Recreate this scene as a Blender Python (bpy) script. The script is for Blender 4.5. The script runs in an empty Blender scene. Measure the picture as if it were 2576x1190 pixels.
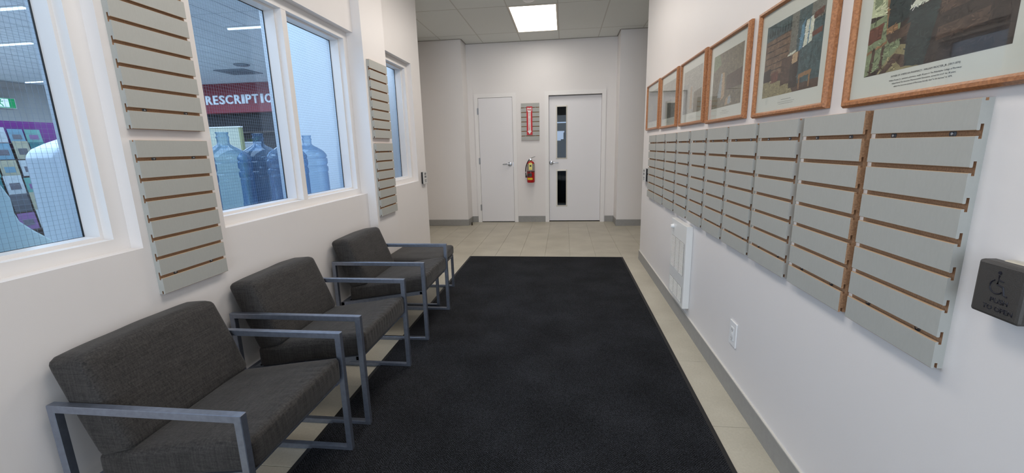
import bpy, bmesh, math, random
from mathutils import Vector, Matrix, noise
random.seed(7)
S = bpy.context.scene
C = S.collection
PI = math.pi

# ------------------------------------------------------------------ camera, world, lights, exposure
cam = bpy.data.cameras.new('camera'); cam.sensor_width = 36.0; cam.lens = 15.0512
cam.clip_start = 0.02; cam.clip_end = 100
co = bpy.data.objects.new('camera', cam); C.objects.link(co)
co.matrix_world = Matrix(((0.99287, -0.00055, 0.11923, 0), (0.11678, 0.20623, -0.97151, 0),
                          (-0.02405, 0.97850, 0.20482, 1.304), (0, 0, 0, 1)))
S.camera = co
w = bpy.data.worlds.new('World'); S.world = w; w.use_nodes = True
w.node_tree.nodes['Background'].inputs[0].default_value = (0.72, 0.84, 1.0, 1)
w.node_tree.nodes['Background'].inputs[1].default_value = 0.6
S.view_settings.view_transform = 'Standard'; S.view_settings.look = 'None'
S.view_settings.gamma = 1.0; S.view_settings.use_curve_mapping = False
S.view_settings.exposure = 0.0

def area(name, loc, rot, sx, sy, power, col):
    l = bpy.data.lights.new(name, 'AREA'); l.shape = 'RECTANGLE'; l.size = sx; l.size_y = sy
    l.energy = power; l.color = col
    o = bpy.data.objects.new(name, l); C.objects.link(o); o.location = loc; o.rotation_euler = rot
    return o
WARM = (1.0, 0.92, 0.84); COOL = (0.75, 0.86, 1.0); SHOP = (0.80, 0.90, 1.0)
# daylight falling in through the glazed entrance behind the camera
area('entrance_daylight', (-0.35, -4.35, 1.40), (math.radians(90), 0, 0), 2.2, 2.4, 118, COOL)
# ceiling troffers over the corridor (above the frame)
area('corridor_troffer_light', (-0.38, 3.79, 2.95), (0, 0, 0), 0.6, 1.2, 29, WARM)
area('corridor_troffer_light', (-0.38, 1.31, 2.95), (0, 0, 0), 0.6, 1.2, 23, WARM)
# shop beyond the wired glass
area('shop_light', (-6.0, 1.5, 2.7), (0, 0, 0), 6, 4, 290, SHOP)
area('shop_light', (-6.5, 6.2, 2.7), (0, 0, 0), 6, 4, 290, SHOP)
area('shop_light', (-2.3, 2.2, 2.7), (0, 0, 0), 0.6, 2.4, 24, SHOP)
area('store_room_light', (-2.15, 4.3, 2.7), (0, 0, 0), 0.4, 0.6, 10, SHOP)

# ------------------------------------------------------------------ materials
def lin(c):
    return tuple(((v/255)/12.92 if v/255 <= 0.04045 else ((v/255+0.055)/1.055)**2.4) for v in c) + (1,)
class N:
    def __init__(s, name):
        s.m = bpy.data.materials.new(name); s.m.use_nodes = True; s.t = s.m.node_tree
        s.b = s.t.nodes['Principled BSDF']; s.out = s.t.nodes['Material Output']
    def n(s, t, **k):
        x = s.t.nodes.new(t)
        for a, v in k.items():
            if a.startswith('_'): setattr(x, a[1:], v)
            else: x.inputs[int(a[1:]) if a[1:].isdigit() else a.replace('_', ' ')].default_value = v
        return x
    def l(s, a, b): s.t.links.new(a, b)
def mat(name, col, rough=0.6, metal=0.0, var=0.0, vscale=8.0, bump=0.0, bscale=120.0, spec=0.5, stretch=None, emit=None, estr=0):
    M = N(name); b = M.b
    c = lin(col)
    b.inputs['Base Color'].default_value = c; b.inputs['Roughness'].default_value = rough
    b.inputs['Metallic'].default_value = metal; b.inputs['Specular IOR Level'].default_value = spec
    if emit:
        b.inputs['Emission Color'].default_value = lin(emit); b.inputs['Emission Strength'].default_value = estr
    if var or bump:
        tc = M.n('ShaderNodeTexCoord'); mp = M.n('ShaderNodeMapping'); M.l(tc.outputs['Object'], mp.inputs[0])
        if stretch: mp.inputs['Scale'].default_value = stretch
        if var:
            nz = M.n('ShaderNodeTexNoise'); nz.inputs['Scale'].default_value = vscale; nz.inputs['Detail'].default_value = 5
            M.l(mp.outputs[0], nz.inputs['Vector'])
            r = M.n('ShaderNodeMapRange'); M.l(nz.outputs[0], r.inputs[0])
            r.inputs[1].default_value = 0.3; r.inputs[2].default_value = 0.7; r.inputs[3].default_value = 1-var; r.inputs[4].default_value = 1+var
            mx = M.n('ShaderNodeVectorMath', _operation='SCALE'); mx.inputs[0].default_value = c[:3]; M.l(r.outputs[0], mx.inputs['Scale'])
            M.l(mx.outputs[0], b.inputs['Base Color'])
        if bump:
            n2 = M.n('ShaderNodeTexNoise'); n2.inputs['Scale'].default_value = bscale; n2.inputs['Detail'].default_value = 3
            M.l(mp.outputs[0], n2.inputs['Vector'])
            bp = M.n('ShaderNodeBump'); bp.inputs['Strength'].default_value = bump; bp.inputs['Distance'].default_value = 0.002
            M.l(n2.outputs[0], bp.inputs['Height']); M.l(bp.outputs[0], b.inputs['Normal'])
    return M.m
wall_m = mat('painted_wall', (232, 228, 226), 0.42, var=0.012, vscale=2.0, bump=0.06, bscale=220, spec=0.35)
frame_m = mat('painted_frame', (236, 233, 231), 0.38)
sill_m = wall_m
door_m = mat('painted_door', (232, 230, 232), 0.4, bump=0.05, bscale=90)
base_m = mat('grey_base_tile', (150, 149, 146), 0.5, var=0.05, vscale=40, bump=0.05)
cap_m = mat('base_cap', (205, 202, 195), 0.5)
ceil_m = mat('ceiling_tile', (224, 227, 224), 0.85, var=0.05, vscale=150, bump=0.25, bscale=260)
tbar_m = mat('ceiling_bar', (196, 196, 190), 0.6)
slat_m = mat('grey_laminate', (172, 173, 168), 0.5, var=0.02, vscale=60, bump=0.04, bscale=200)
mdf_m = mat('raw_fibreboard', (166, 128, 96), 0.85, var=0.28, vscale=190, bump=0.3, bscale=300)
lipedge_m = mat('fibreboard_lip', (186, 158, 128), 0.85, var=0.1, vscale=190)
steel_m = mat('bright_steel', (200, 202, 205), 0.25, 1.0)
washer_m = mat('dark_washer', (96, 99, 104), 0.4, 0.8)
brushed_m = mat('brushed_chrome', (188, 192, 198), 0.28, 1.0)
frame_metal = mat('pewter_tube', (142, 150, 166), 0.36, 0.85, var=0.10, vscale=55, bump=0.15, bscale=160)
dark_board = mat('black_underside', (22, 22, 24), 0.9)
rubber_m = mat('black_rubber', (17, 17, 18), 0.6)
black_m = mat('black_plastic', (30, 30, 32), 0.45)
whiteplas = mat('white_plastic', (236, 236, 236), 0.35)
heater_m = mat('white_enamel', (228, 228, 226), 0.3)
heater_dark = mat('heater_slots', (84, 83, 80), 0.7)
gap_m = mat('door_gap', (18, 17, 16), 0.9)
gasket_m = mat('black_gasket', (20, 24, 30), 0.5)
red_m = mat('extinguisher_red', (176, 20, 24), 0.22)
redsign = mat('sign_red', (200, 38, 46), 0.5)
whitepaint = mat('sign_white', (240, 236, 234), 0.5)
yellow_m = mat('yellow_tag', (236, 226, 132), 0.6)
label_m = mat('grey_label', (150, 146, 140), 0.4, var=0.2, vscale=60)
yellow2 = mat('yellow_band', (226, 196, 30), 0.5)
diffuser_m = mat('troffer_diffuser', (250, 250, 250), 0.5, emit=(255, 250, 243), estr=8.0)
light_strip = mat('shop_tube', (250, 250, 255), 0.5, emit=(225, 238, 255), estr=3.0)
ink_m = mat('caption_ink', (86, 90, 92), 0.7)

def wood_mat():
    M = N('oak_frame'); tc = M.n('ShaderNodeTexCoord'); mp = M.n('ShaderNodeMapping'); mp.inputs['Scale'].default_value = (40, 40, 40)
    M.l(tc.outputs['Object'], mp.inputs[0]); nz = M.n('ShaderNodeTexNoise'); nz.inputs['Scale'].default_value = 4; nz.inputs['Detail'].default_value = 6
    M.l(mp.outputs[0], nz.inputs['Vector']); cr = M.n('ShaderNodeValToRGB'); M.l(nz.outputs[0], cr.inputs[0])
    cr.color_ramp.elements[0].position = 0.35; cr.color_ramp.elements[0].color = lin((150, 98, 62))
    cr.color_ramp.elements[1].position = 0.65; cr.color_ramp.elements[1].color = lin((186, 128, 84))
    M.l(cr.outputs[0], M.b.inputs['Base Color']); M.b.inputs['Roughness'].default_value = 0.3
    return M.m
oak_m = wood_mat()

def fabric_mat():
    M = N('charcoal_woven_fabric'); tc = M.n('ShaderNodeTexCoord')
    outs = []
    for sc in ((14, 260, 260), (260, 12, 260), (200, 200, 10)):
        mp = M.n('ShaderNodeMapping'); mp.inputs['Scale'].default_value = sc; M.l(tc.outputs['Object'], mp.inputs[0])
        nz = M.n('ShaderNodeTexNoise'); nz.inputs['Scale'].default_value = 1.0; nz.inputs['Detail'].default_value = 3
        M.l(mp.outputs[0], nz.inputs['Vector']); outs.append(nz.outputs[0])
    a = M.n('ShaderNodeMath', _operation='ADD'); M.l(outs[0], a.inputs[0]); M.l(outs[1], a.inputs[1])
    a2 = M.n('ShaderNodeMath', _operation='ADD'); M.l(a.outputs[0], a2.inputs[0]); M.l(outs[2], a2.inputs[1])
    cr = M.n('ShaderNodeValToRGB'); mr = M.n('ShaderNodeMath', _operation='MULTIPLY'); mr.inputs[1].default_value = 1/3
    M.l(a2.outputs[0], mr.inputs[0]); M.l(mr.outputs[0], cr.inputs[0])
    e = cr.color_ramp.elements; e[0].position = 0.36; e[0].color = lin((26, 25, 25)); e[1].position = 0.66; e[1].color = lin((68, 65, 63))
    M.l(cr.outputs[0], M.b.inputs['Base Color']); M.b.inputs['Roughness'].default_value = 0.75
    M.b.inputs['Specular IOR Level'].default_value = 0.35
    M.b.inputs['Sheen Weight'].default_value = 0.12; M.b.inputs['Sheen Roughness'].default_value = 0.4
    bp = M.n('ShaderNodeBump'); bp.inputs['Strength'].default_value = 0.35; bp.inputs['Distance'].default_value = 0.001
    M.l(mr.outputs[0], bp.inputs['Height']); M.l(bp.outputs[0], M.b.inputs['Normal'])
    return M.m
fabric_m = fabric_mat()

def tile_mat():
    M = N('beige_stone_tile'); g = M.n('ShaderNodeNewGeometry')
    nz = M.n('ShaderNodeTexNoise'); nz.inputs['Scale'].default_value = 3.2; nz.inputs['Detail'].default_value = 8; M.l(g.outputs['Position'], nz.inputs['Vector'])
    n2 = M.n('ShaderNodeTexNoise'); n2.inputs['Scale'].default_value = 90; n2.inputs['Detail'].default_value = 3; M.l(g.outputs['Position'], n2.inputs['Vector'])
    a = M.n('ShaderNodeMath', _operation='ADD'); M.l(nz.outputs[0], a.inputs[0]); m = M.n('ShaderNodeMath', _operation='MULTIPLY'); m.inputs[1].default_value = 0.5
    M.l(n2.outputs[0], m.inputs[0]); M.l(m.outputs[0], a.inputs[1])
    cr = M.n('ShaderNodeValToRGB'); M.l(a.outputs[0], cr.inputs[0]); e = cr.color_ramp.elements
    e[0].position = 0.5; e[0].color = lin((170, 164, 148)); e[1].position = 1.0; e[1].color = lin((192, 186, 170))
    M.l(cr.outputs[0], M.b.inputs['Base Color']); M.b.inputs['Roughness'].default_value = 0.42
    bp = M.n('ShaderNodeBump'); bp.inputs['Strength'].default_value = 0.15; bp.inputs['Distance'].default_value = 0.003
    M.l(n2.outputs[0], bp.inputs['Height']); M.l(bp.outputs[0], M.b.inputs['Normal'])
    return M.m
tile_m = tile_mat()
grout_m = mat('grout', (196, 190, 176), 0.8)

def mat_mat():
    M = N('herringbone_carpet'); g = M.n('ShaderNodeNewGeometry'); sp = M.n('ShaderNodeSeparateXYZ'); M.l(g.outputs['Position'], sp.inputs[0])
    pp = M.n('ShaderNodeMath', _operation='PINGPONG'); M.l(sp.outputs[0], pp.inputs[0]); pp.inputs[1].default_value = 0.028
    ad = M.n('ShaderNodeMath', _operation='ADD'); M.l(sp.outputs[1], ad.inputs[0]); M.l(pp.outputs[0], ad.inputs[1])
    ml = M.n('ShaderNodeMath', _operation='MULTIPLY'); M.l(ad.outputs[0], ml.inputs[0]); ml.inputs[1].default_value = 2*PI/0.011
    sn = M.n('ShaderNodeMath', _operation='SINE'); M.l(ml.outputs[0], sn.inputs[0])
    nz = M.n('ShaderNodeTexNoise'); nz.inputs['Scale'].default_value = 210; nz.inputs['Detail'].default_value = 4; M.l(g.outputs['Position'], nz.inputs['Vector'])
    n3 = M.n('ShaderNodeTexNoise'); n3.inputs['Scale'].default_value = 3; n3.inputs['Detail'].default_value = 5; M.l(g.outputs['Position'], n3.inputs['Vector'])
    k = M.n('ShaderNodeMath', _operation='MULTIPLY_ADD'); M.l(sn.outputs[0], k.inputs[0]); k.inputs[1].default_value = 0.10; M.l(nz.outputs[0], k.inputs[2])
    k2 = M.n('ShaderNodeMath', _operation='MULTIPLY_ADD'); M.l(n3.outputs[0], k2.inputs[0]); k2.inputs[1].default_value = 0.3; M.l(k.outputs[0], k2.inputs[2])
    cr = M.n('ShaderNodeValToRGB'); M.l(k2.outputs[0], cr.inputs[0]); e = cr.color_ramp.elements
    e[0].position = 0.55; e[0].color = lin((9, 10, 12)); e[1].position = 0.95; e[1].color = lin((60, 62, 68))
    M.l(cr.outputs[0], M.b.inputs['Base Color']); M.b.inputs['Roughness'].default_value = 0.95; M.b.inputs['Specular IOR Level'].default_value = 0.15
    bp = M.n('ShaderNodeBump'); bp.inputs['Strength'].default_value = 0.6; bp.inputs['Distance'].default_value = 0.003
    M.l(k.outputs[0], bp.inputs['Height']); M.l(bp.outputs[0], M.b.inputs['Normal'])
    return M.m
carpet_m = mat_mat()

def glass_mat(name, tint, refl=0.0, ior=1.5, diff=0.0, dcol=(0.5, 0.6, 0.7)):
    M = N(name); M.t.nodes.remove(M.b)
    tr = M.n('ShaderNodeBsdfTransparent'); tr.inputs[0].default_value = (*tint, 1)
    gl = M.n('ShaderNodeBsdfGlossy'); gl.inputs['Roughness'].default_value = 0.02
    lw_ = M.n('ShaderNodeLayerWeight'); lw_.inputs['Blend'].default_value = 0.5; f0 = ((ior-1)/(ior+1))**2
    pw = M.n('ShaderNodeMath', _operation='POWER'); pw.inputs[1].default_value = 5; M.l(lw_.outputs['Facing'], pw.inputs[0])
    ad = M.n('ShaderNodeMath', _operation='MULTIPLY_ADD'); ad.inputs[1].default_value = 1-f0; ad.inputs[2].default_value = f0+refl; ad.use_clamp = True; M.l(pw.outputs[0], ad.inputs[0])
    mx = M.n('ShaderNodeMixShader'); M.l(ad.outputs[0], mx.inputs[0]); M.l(tr.outputs[0], mx.inputs[1]); M.l(gl.outputs[0], mx.inputs[2])
    last = mx
    if diff:
        df = M.n('ShaderNodeBsdfDiffuse'); df.inputs[0].default_value = (*dcol, 1)
        m2 = M.n('ShaderNodeMixShader'); m2.inputs[0].default_value = diff; M.l(mx.outputs[0], m2.inputs[1]); M.l(df.outputs[0], m2.inputs[2]); last = m2
    M.l(last.outputs[0], M.out.inputs[0])
    return M.m
pane_m = glass_mat('wired_glass', (0.78, 0.89, 1.0))
picglass_m = glass_mat('picture_glass', (0.97, 0.97, 0.97), ior=1.38)
liteglass_m = glass_mat('door_glass', (0.7, 0.75, 0.8), ior=1.22)
def bottle_mat():
    M = N('blue_bottle_plastic'); M.t.nodes.remove(M.b)
    lw_ = M.n('ShaderNodeLayerWeight'); lw_.inputs['Blend'].default_value = 0.5
    cr = M.n('ShaderNodeValToRGB'); M.l(lw_.outputs['Facing'], cr.inputs[0]); e = cr.color_ramp.elements
    e[0].position = 0.15; e[0].color = (0.80, 0.90, 0.97, 1); e[1].position = 0.95; e[1].color = (0.20, 0.38, 0.58, 1)
    tr = M.n('ShaderNodeBsdfTransparent'); M.l(cr.outputs[0], tr.inputs[0])
    gl = M.n('ShaderNodeBsdfGlossy'); gl.inputs['Roughness'].default_value = 0.08
    pw = M.n('ShaderNodeMath', _operation='POWER'); pw.inputs[1].default_value = 4; M.l(lw_.outputs['Facing'], pw.inputs[0])
    ad = M.n('ShaderNodeMath', _operation='MULTIPLY_ADD'); ad.inputs[1].default_value = 0.6; ad.inputs[2].default_value = 0.06; M.l(pw.outputs[0], ad.inputs[0])
    mx = M.n('ShaderNodeMixShader'); M.l(ad.outputs[0], mx.inputs[0]); M.l(tr.outputs[0], mx.inputs[1]); M.l(gl.outputs[0], mx.inputs[2])
    df = M.n('ShaderNodeBsdfDiffuse'); df.inputs[0].default_value = (0.16, 0.36, 0.60, 1)
    m2 = M.n('ShaderNodeMixShader'); m2.inputs[0].default_value = 0.12; M.l(mx.outputs[0], m2.inputs[1]); M.l(df.outputs[0], m2.inputs[2]); M.l(m2.outputs[0], M.out.inputs[0])
    return M.m
bottle_m = bottle_mat()

# ------------------------------------------------------------------ mesh helpers
class MB:
    def __init__(s): s.v = []; s.f = []; s.mi = []
    def quad(s, pts, mi=0):
        i = len(s.v); s.v += [tuple(p) for p in pts]; s.f.append(tuple(range(i, i+len(pts)))); s.mi.append(mi); return s
    def box(s, x0, x1, y0, y1, z0, z1, mi=0):
        if x0 > x1: x0, x1 = x1, x0
        if y0 > y1: y0, y1 = y1, y0
        if z0 > z1: z0, z1 = z1, z0
        i = len(s.v)
        s.v += [(x0,y0,z0),(x1,y0,z0),(x1,y1,z0),(x0,y1,z0),(x0,y0,z1),(x1,y0,z1),(x1,y1,z1),(x0,y1,z1)]
        for f in ((0,3,2,1),(4,5,6,7),(0,1,5,4),(1,2,6,5),(2,3,7,6),(3,0,4,7)):
            s.f.append(tuple(i+k for k in f)); s.mi.append(mi)
        return s
    def prism(s, poly, a0, a1, fn, mi=0, capmi=None, sidemi=None):
        """poly: 2D points; fn(u, v, a) -> xyz"""
        n = len(poly); i = len(s.v)
        s.v += [fn(u, v, a0) for u, v in poly] + [fn(u, v, a1) for u, v in poly]
        s.f.append(tuple(i+k for k in range(n))[::-1]); s.mi.append(mi if capmi is None else capmi)
        s.f.append(tuple(i+n+k for k in range(n))); s.mi.append(mi if capmi is None else capmi)
        for k in range(n):
            k2 = (k+1) % n
            s.f.append((i+k, i+k2, i+n+k2, i+n+k)); s.mi.append(sidemi[k] if sidemi else mi)
        return s
    def tube(s, pts, r, n=10, mi=0, cap=True):
        pts = [Vector(p) for p in pts]; rings = []
        for k, p in enumerate(pts):
            d = (pts[min(k+1, len(pts)-1)] - pts[max(k-1, 0)]).normalized()
            u = d.cross(Vector((0, 0, 1)));  u = u if u.length > 1e-3 else d.cross(Vector((0, 1, 0))); u.normalize(); v = d.cross(u)
            rr = r[k] if isinstance(r, (list, tuple)) else r
            i = len(s.v); s.v += [tuple(p + (u*math.cos(2*PI*j/n) + v*math.sin(2*PI*j/n))*rr) for j in range(n)]; rings.append(i)
        for a, b in zip(rings, rings[1:]):
            for j in range(n): s.f.append((a+j, a+(j+1) % n, b+(j+1) % n, b+j)); s.mi.append(mi)
        if cap:
            s.f.append(tuple(rings[0]+j for j in range(n))[::-1]); s.mi.append(mi); s.f.append(tuple(rings[-1]+j for j in range(n))); s.mi.append(mi)
        return s
    def lathe(s, prof, c=(0, 0, 0), n=32, axis='z', mi=0):
        rings = []
        for r, h in prof:
            i = len(s.v)
            for j in range(n):
                a = 2*PI*j/n; u, v = r*math.cos(a), r*math.sin(a)
                p = {'z': (u, v, h), 'x': (h, u, v), 'y': (u, h, v)}[axis]
                s.v.append((c[0]+p[0], c[1]+p[1], c[2]+p[2]))
            rings.append(i)
        for a, b in zip(rings, rings[1:]):
            for j in range(n): s.f.append((a+j, a+(j+1) % n, b+(j+1) % n, b+j)); s.mi.append(mi)
        if prof[0][0] > 1e-6: s.f.append(tuple(rings[0]+j for j in range(n))[::-1]); s.mi.append(mi)
        if prof[-1][0] > 1e-6: s.f.append(tuple(rings[-1]+j for j in range(n))); s.mi.append(mi)
        return s
    def mesh(s, name, mats, bevel=0, seg=2, smooth=False):
        me = bpy.data.meshes.new(name); me.from_pydata(s.v, [], s.f)
        mats = mats if isinstance(mats, (list, tuple)) else [mats]
        for m in mats: me.materials.append(m)
        for p, k in zip(me.polygons, s.mi): p.material_index = k
        bm = bmesh.new(); bm.from_mesh(me)
        if smooth or bevel: bmesh.ops.remove_doubles(bm, verts=bm.verts, dist=1e-6)
        bmesh.ops.recalc_face_normals(bm, faces=bm.faces)
        if bevel:
            es = [e for e in bm.edges if len(e.link_faces) == 2 and e.calc_face_angle(0) > 0.5]
            bmesh.ops.bevel(bm, geom=es, offset=bevel, segments=seg, profile=0.5, affect='EDGES', clamp_overlap=True)
        bm.to_mesh(me); bm.free()
        if smooth:
            for p in me.polygons: p.use_smooth = True
            me.set_sharp_from_angle(angle=math.radians(35))
        return me
    def build(s, name, mats, parent=None, loc=(0, 0, 0), **k):
        return link(name, s.mesh(name, mats, **k), parent, loc)
def link(name, me, parent=None, loc=(0, 0, 0)):
    o = bpy.data.objects.new(name, me); C.objects.link(o); o.location = loc
    if parent is not None: o.parent = parent
    return o
def tag(o, label=None, cat=None, group=None, kind=None):
    if label: o['label'] = label
    if cat: o['category'] = cat
    if group: o['group'] = group
    if kind: o['kind'] = kind
    return o
def thing(name, label, cat, loc=(0, 0, 0), rotz=0, group=None):
    o = bpy.data.objects.new(name, None); C.objects.link(o); o.location = loc; o.rotation_euler = (0, 0, rotz); o.empty_display_size = 0.1
    return tag(o, label, cat, group)
def struct(o, label=None):
    o['kind'] = 'structure'
    if label: o['label'] = label
    return o
def copy_tree(o, parent=None):
    c = o.copy(); C.objects.link(c); c.parent = parent
    for ch in [x for x in list(C.objects) if x.parent == o]: copy_tree(ch, c)
    return c
def bx(name, x0, x1, y0, y1, z0, z1, m, parent=None, **k): return MB().box(x0, x1, y0, y1, z0, z1).build(name, m, parent, **k)
def text_mesh(txt, height, m, name, parent, origin, right, up, extrude=0.001, bold=0.0, width=None, align='LEFT'):
    cu = bpy.data.curves.new('t', 'FONT'); cu.body = txt; cu.size = 1.0; cu.extrude = 0.0; cu.offset = bold; cu.resolution_u = 3
    to = bpy.data.objects.new('t', cu); C.objects.link(to)
    dg = bpy.context.evaluated_depsgraph_get(); me = bpy.data.meshes.new_from_object(to.evaluated_get(dg))
    bpy.data.objects.remove(to); bpy.data.curves.remove(cu)
    xs = [v.co.x for v in me.vertices]; ys = [v.co.y for v in me.vertices]
    x0, x1, y0, y1 = min(xs), max(xs), min(ys), max(ys)
    sc = height/(y1-y0); sx = sc if width is None else width/(x1-x0)
    R, U = Vector(right), Vector(up); Nn = R.cross(U)
    off = {'LEFT': 0, 'CENTER': -(x1-x0)*sx/2}[align]
    for v in me.vertices:
        v.co = Vector(origin) + R*((v.co.x-x0)*sx+off) + U*((v.co.y-y0)*sc)
    bm = bmesh.new(); bm.from_mesh(me)
    r = bmesh.ops.extrude_face_region(bm, geom=bm.faces[:])
    bmesh.ops.translate(bm, vec=Nn*extrude, verts=[g for g in r['geom'] if isinstance(g, bmesh.types.BMVert)])
    bmesh.ops.recalc_face_normals(bm, faces=bm.faces); bm.to_mesh(me); bm.free()
    me.materials.clear(); me.materials.append(m); me.name = name
    return link(name, me, parent)

# ------------------------------------------------------------------ shell
ZC = 2.985; X1 = -1.605; X2 = -1.535; XR = 0.872; YE = 4.93; YB = -4.5; YEND = 7.45; XB = -1.81
ZS, ZH = 0.957, 2.19           # window recess sill and head
recesses = [(-0.12, 1.426), (1.838, 3.365), (3.70, 4.646)]
lw = MB(); y = YB
for a, b in recesses:
    lw.box(XB, X1, y, a, 0, ZC); lw.box(XB, X1, a, b, 0, ZS); lw.box(XB, X1, a, b, ZH, ZC); y = b
lw.box(XB, X1, y, YE, 0, ZC)
struct(lw.build('wall_left', wall_m), 'white painted left wall with deep window recesses')
struct(MB().box(X1, X2, 3.365, 3.803, 0, ZC).build('wall_left_pier', wall_m), 'shallow white pier standing proud of the left wall')
struct(MB().box(XR, 1.05, YB, YE, 0, ZC).build('wall_right', wall_m), 'long white right wall carrying pictures and slat panels')
struct(bx('wall_right_return', 1.05, 3.0, YE-0.15, YE, 0, ZC, wall_m)); struct(bx('wall_right_outer', 3.0, 3.1, YE-0.15, 7.6, 0, ZC, wall_m))
struct(bx('wall_left_return', -2.5, XB, YE-0.12, YE, 0, ZC, wall_m)); struct(bx('wall_left_outer', -2.5, -2.42, 3.62, 7.6, 0, ZC, wall_m))
# end wall: lower left and right fronts and the recessed middle with two door openings
ew = MB()
D1 = (-1.452, -0.842, 2.135); D2 = (-0.258, 0.640, 2.138)
ew.box(-1.62, D1[0], YEND, YEND+.12, 0, ZC); ew.box(D1[0], D1[1], YEND, YEND+.12, D1[2], ZC); ew.box(D1[1], D2[0], YEND, YEND+.12, 0, ZC)
ew.box(D2[0], D2[1], YEND, YEND+.12, D2[2], ZC); ew.box(D2[1], 0.86, YEND, YEND+.12, 0, ZC)
struct(ew.build('wall_end', wall_m), 'white end wall with two doors set back between two wall fronts')
struct(bx('wall_end_left_front', -2.5, -1.615, 7.10, YEND+.12, 0, ZC, wall_m)); struct(bx('wall_end_right_front', 0.855, 3.0, 7.05, YEND+.12, 0, ZC, wall_m))
# entrance wall behind the camera, glazed opening
bw = MB(); bw.box(XB, -1.5, YB-.15, YB, 0, ZC); bw.box(0.78, 1.05, YB-.15, YB, 0, ZC); bw.box(-1.5, 0.78, YB-.15, YB, 2.55, ZC)
struct(bw.build('wall_entrance', wall_m))
# floor
fl = struct(MB().box(-2.5, 3.0, YB-.3, 7.6, -0.15, -0.006).build('floor', grout_m), 'beige stone tile floor')
tm = MB().box(-.151, .151, -.3125, .3125, -0.006, 0).mesh('tile', tile_m, bevel=0.0012, seg=1)
def tile_piece(x0, x1, y0, y1):
    if x1-x0 > .30 and y1-y0 > .62:
        link('tile', tm, fl, ((x0+x1)/2, (y0+y1)/2, 0))
    else:
        MB().box(x0+.001, x1-.001, y0+.001, y1-.001, -0.006, 0).build('tile', tile_m, fl, bevel=0.0012, seg=1)
cnt = 0
for i in range(-9, 8):
    xa, xb = 0.08+.304*i, 0.08+.304*(i+1)
    off = {0: 0.0, 1: 0.2, 2: 0.41}[i % 3] + (0.627 if False else 0)
    yy = 1.877-.627*6 + off
    if i == 2: yy = 1.877-.627*6
    while yy < 7.5:
        ya, yb_ = yy, yy+.627; yy += .627
        inside_c = X1 < (xa+xb)/2 < XR
        lo = YB if inside_c else YE
        hi = YEND if -1.6 < (xa+xb)/2 < .85 else 7.08
        a, b = max(ya, lo), min(yb_, hi)
        if b-a < 0.02: continue
        x0, x1 = (max(xa, X1), min(xb, XR)) if b < YE+.3 and inside_c else (max(xa, -2.5), min(xb, 3.0))
        if b < 0.3 or x1-x0 < .02: continue
        tile_piece(x0, x1, a, b); cnt += 1
# ceiling with tiles and bars
cl = struct(MB().box(-2.5, 3.0, YB-.15, 7.6, ZC+.012, ZC+.1).build('ceiling', tbar_m), 'suspended ceiling of pale mineral tiles')
cm = MB().box(-.3055, .3055, -.6155, .6155, ZC+.001, ZC+.012).mesh('tile', ceil_m, bevel=0.002, seg=1)
for i in range(-6, 6):
    for j in range(-1, 8):
        xc = -.07-.31-.62*i; yc = 6.885-.62-1.24*j
        if not (-2.5 < xc+.25 and xc+.3 < 3.0): continue
        if yc+.6 < YB: continue
        if i == 0 and j == 0: continue
        ya, yb_ = max(yc-.6155, YB if X1 < xc < XR else YE+.01), min(yc+.6155, 7.45)
        if yb_-ya > 1.2: link('tile', cm, cl, (xc, yc, 0))
        elif yb_-ya > .05: MB().box(xc-.3055, xc+.3055, ya+.004, yb_-.002, ZC+.001, ZC+.012).build('tile', ceil_m, cl, bevel=0.002, seg=1)
tb = MB()
for i in range(-6, 7): tb.box(-.07-.62*i-.007, -.07-.62*i+.007, 4.6, 7.45, ZC+.000, ZC+.010)
for j in range(-1, 3): tb.box(-2.5, 3.0, 6.885-1.24*j-.007, 6.885-1.24*j+.007, ZC+.000, ZC+.010)
tb.build('ceiling_bar', tbar_m, cl)
at = MB(); at.box(-1.615, .855, YEND-.018, YEND, ZC-.004, ZC+.004); at.box(-2.5, -1.615, 7.082, 7.10, ZC-.004, ZC+.004); at.box(.855, 3, 7.032, 7.05, ZC-.004, ZC+.004)
at.box(-1.615, -1.6, 7.1, 7.45, ZC-.004, ZC+.004); at.box(.84, .855, 7.05, 7.45, ZC-.004, ZC+.004)
at.build('wall_angle', mat('wall_angle', (150, 146, 138), .5), cl)
# baseboards
def basebd(name, x0, x1, y0, y1, h=.104):
    o = struct(bx(name, x0, x1, y0, y1, 0, h, base_m, bevel=0.001, seg=1)); return o
br = basebd('baseboard_right', .862, .872, YB, YE+.01)
bx('cap', .8625, .872, YB, YE+.01, .104, .108, cap_m, br)
basebd('baseboard_left', X1, X1+.01, YB, 3.365); basebd('baseboard_pier', X2, X2+.01, 3.355, 3.813); basebd('baseboard_left_far', X1, X1+.01, 3.813, YE+.01)
basebd('baseboard_left_front', -2.5, -1.605, 7.09, 7.10); basebd('baseboard_left_reveal', -1.615, -1.605, 7.10, 7.45)
basebd('baseboard_right_front', .845, 3.0, 7.04, 7.05); basebd('baseboard_right_reveal', .845, .855, 7.05, 7.45)
basebd('baseboard_end_left', -1.605, -1.506, 7.44, 7.45); basebd('baseboard_end_middle', -.794, -.312, 7.44, 7.45); basebd('baseboard_end_right', .704, .845, 7.44, 7.45)

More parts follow.
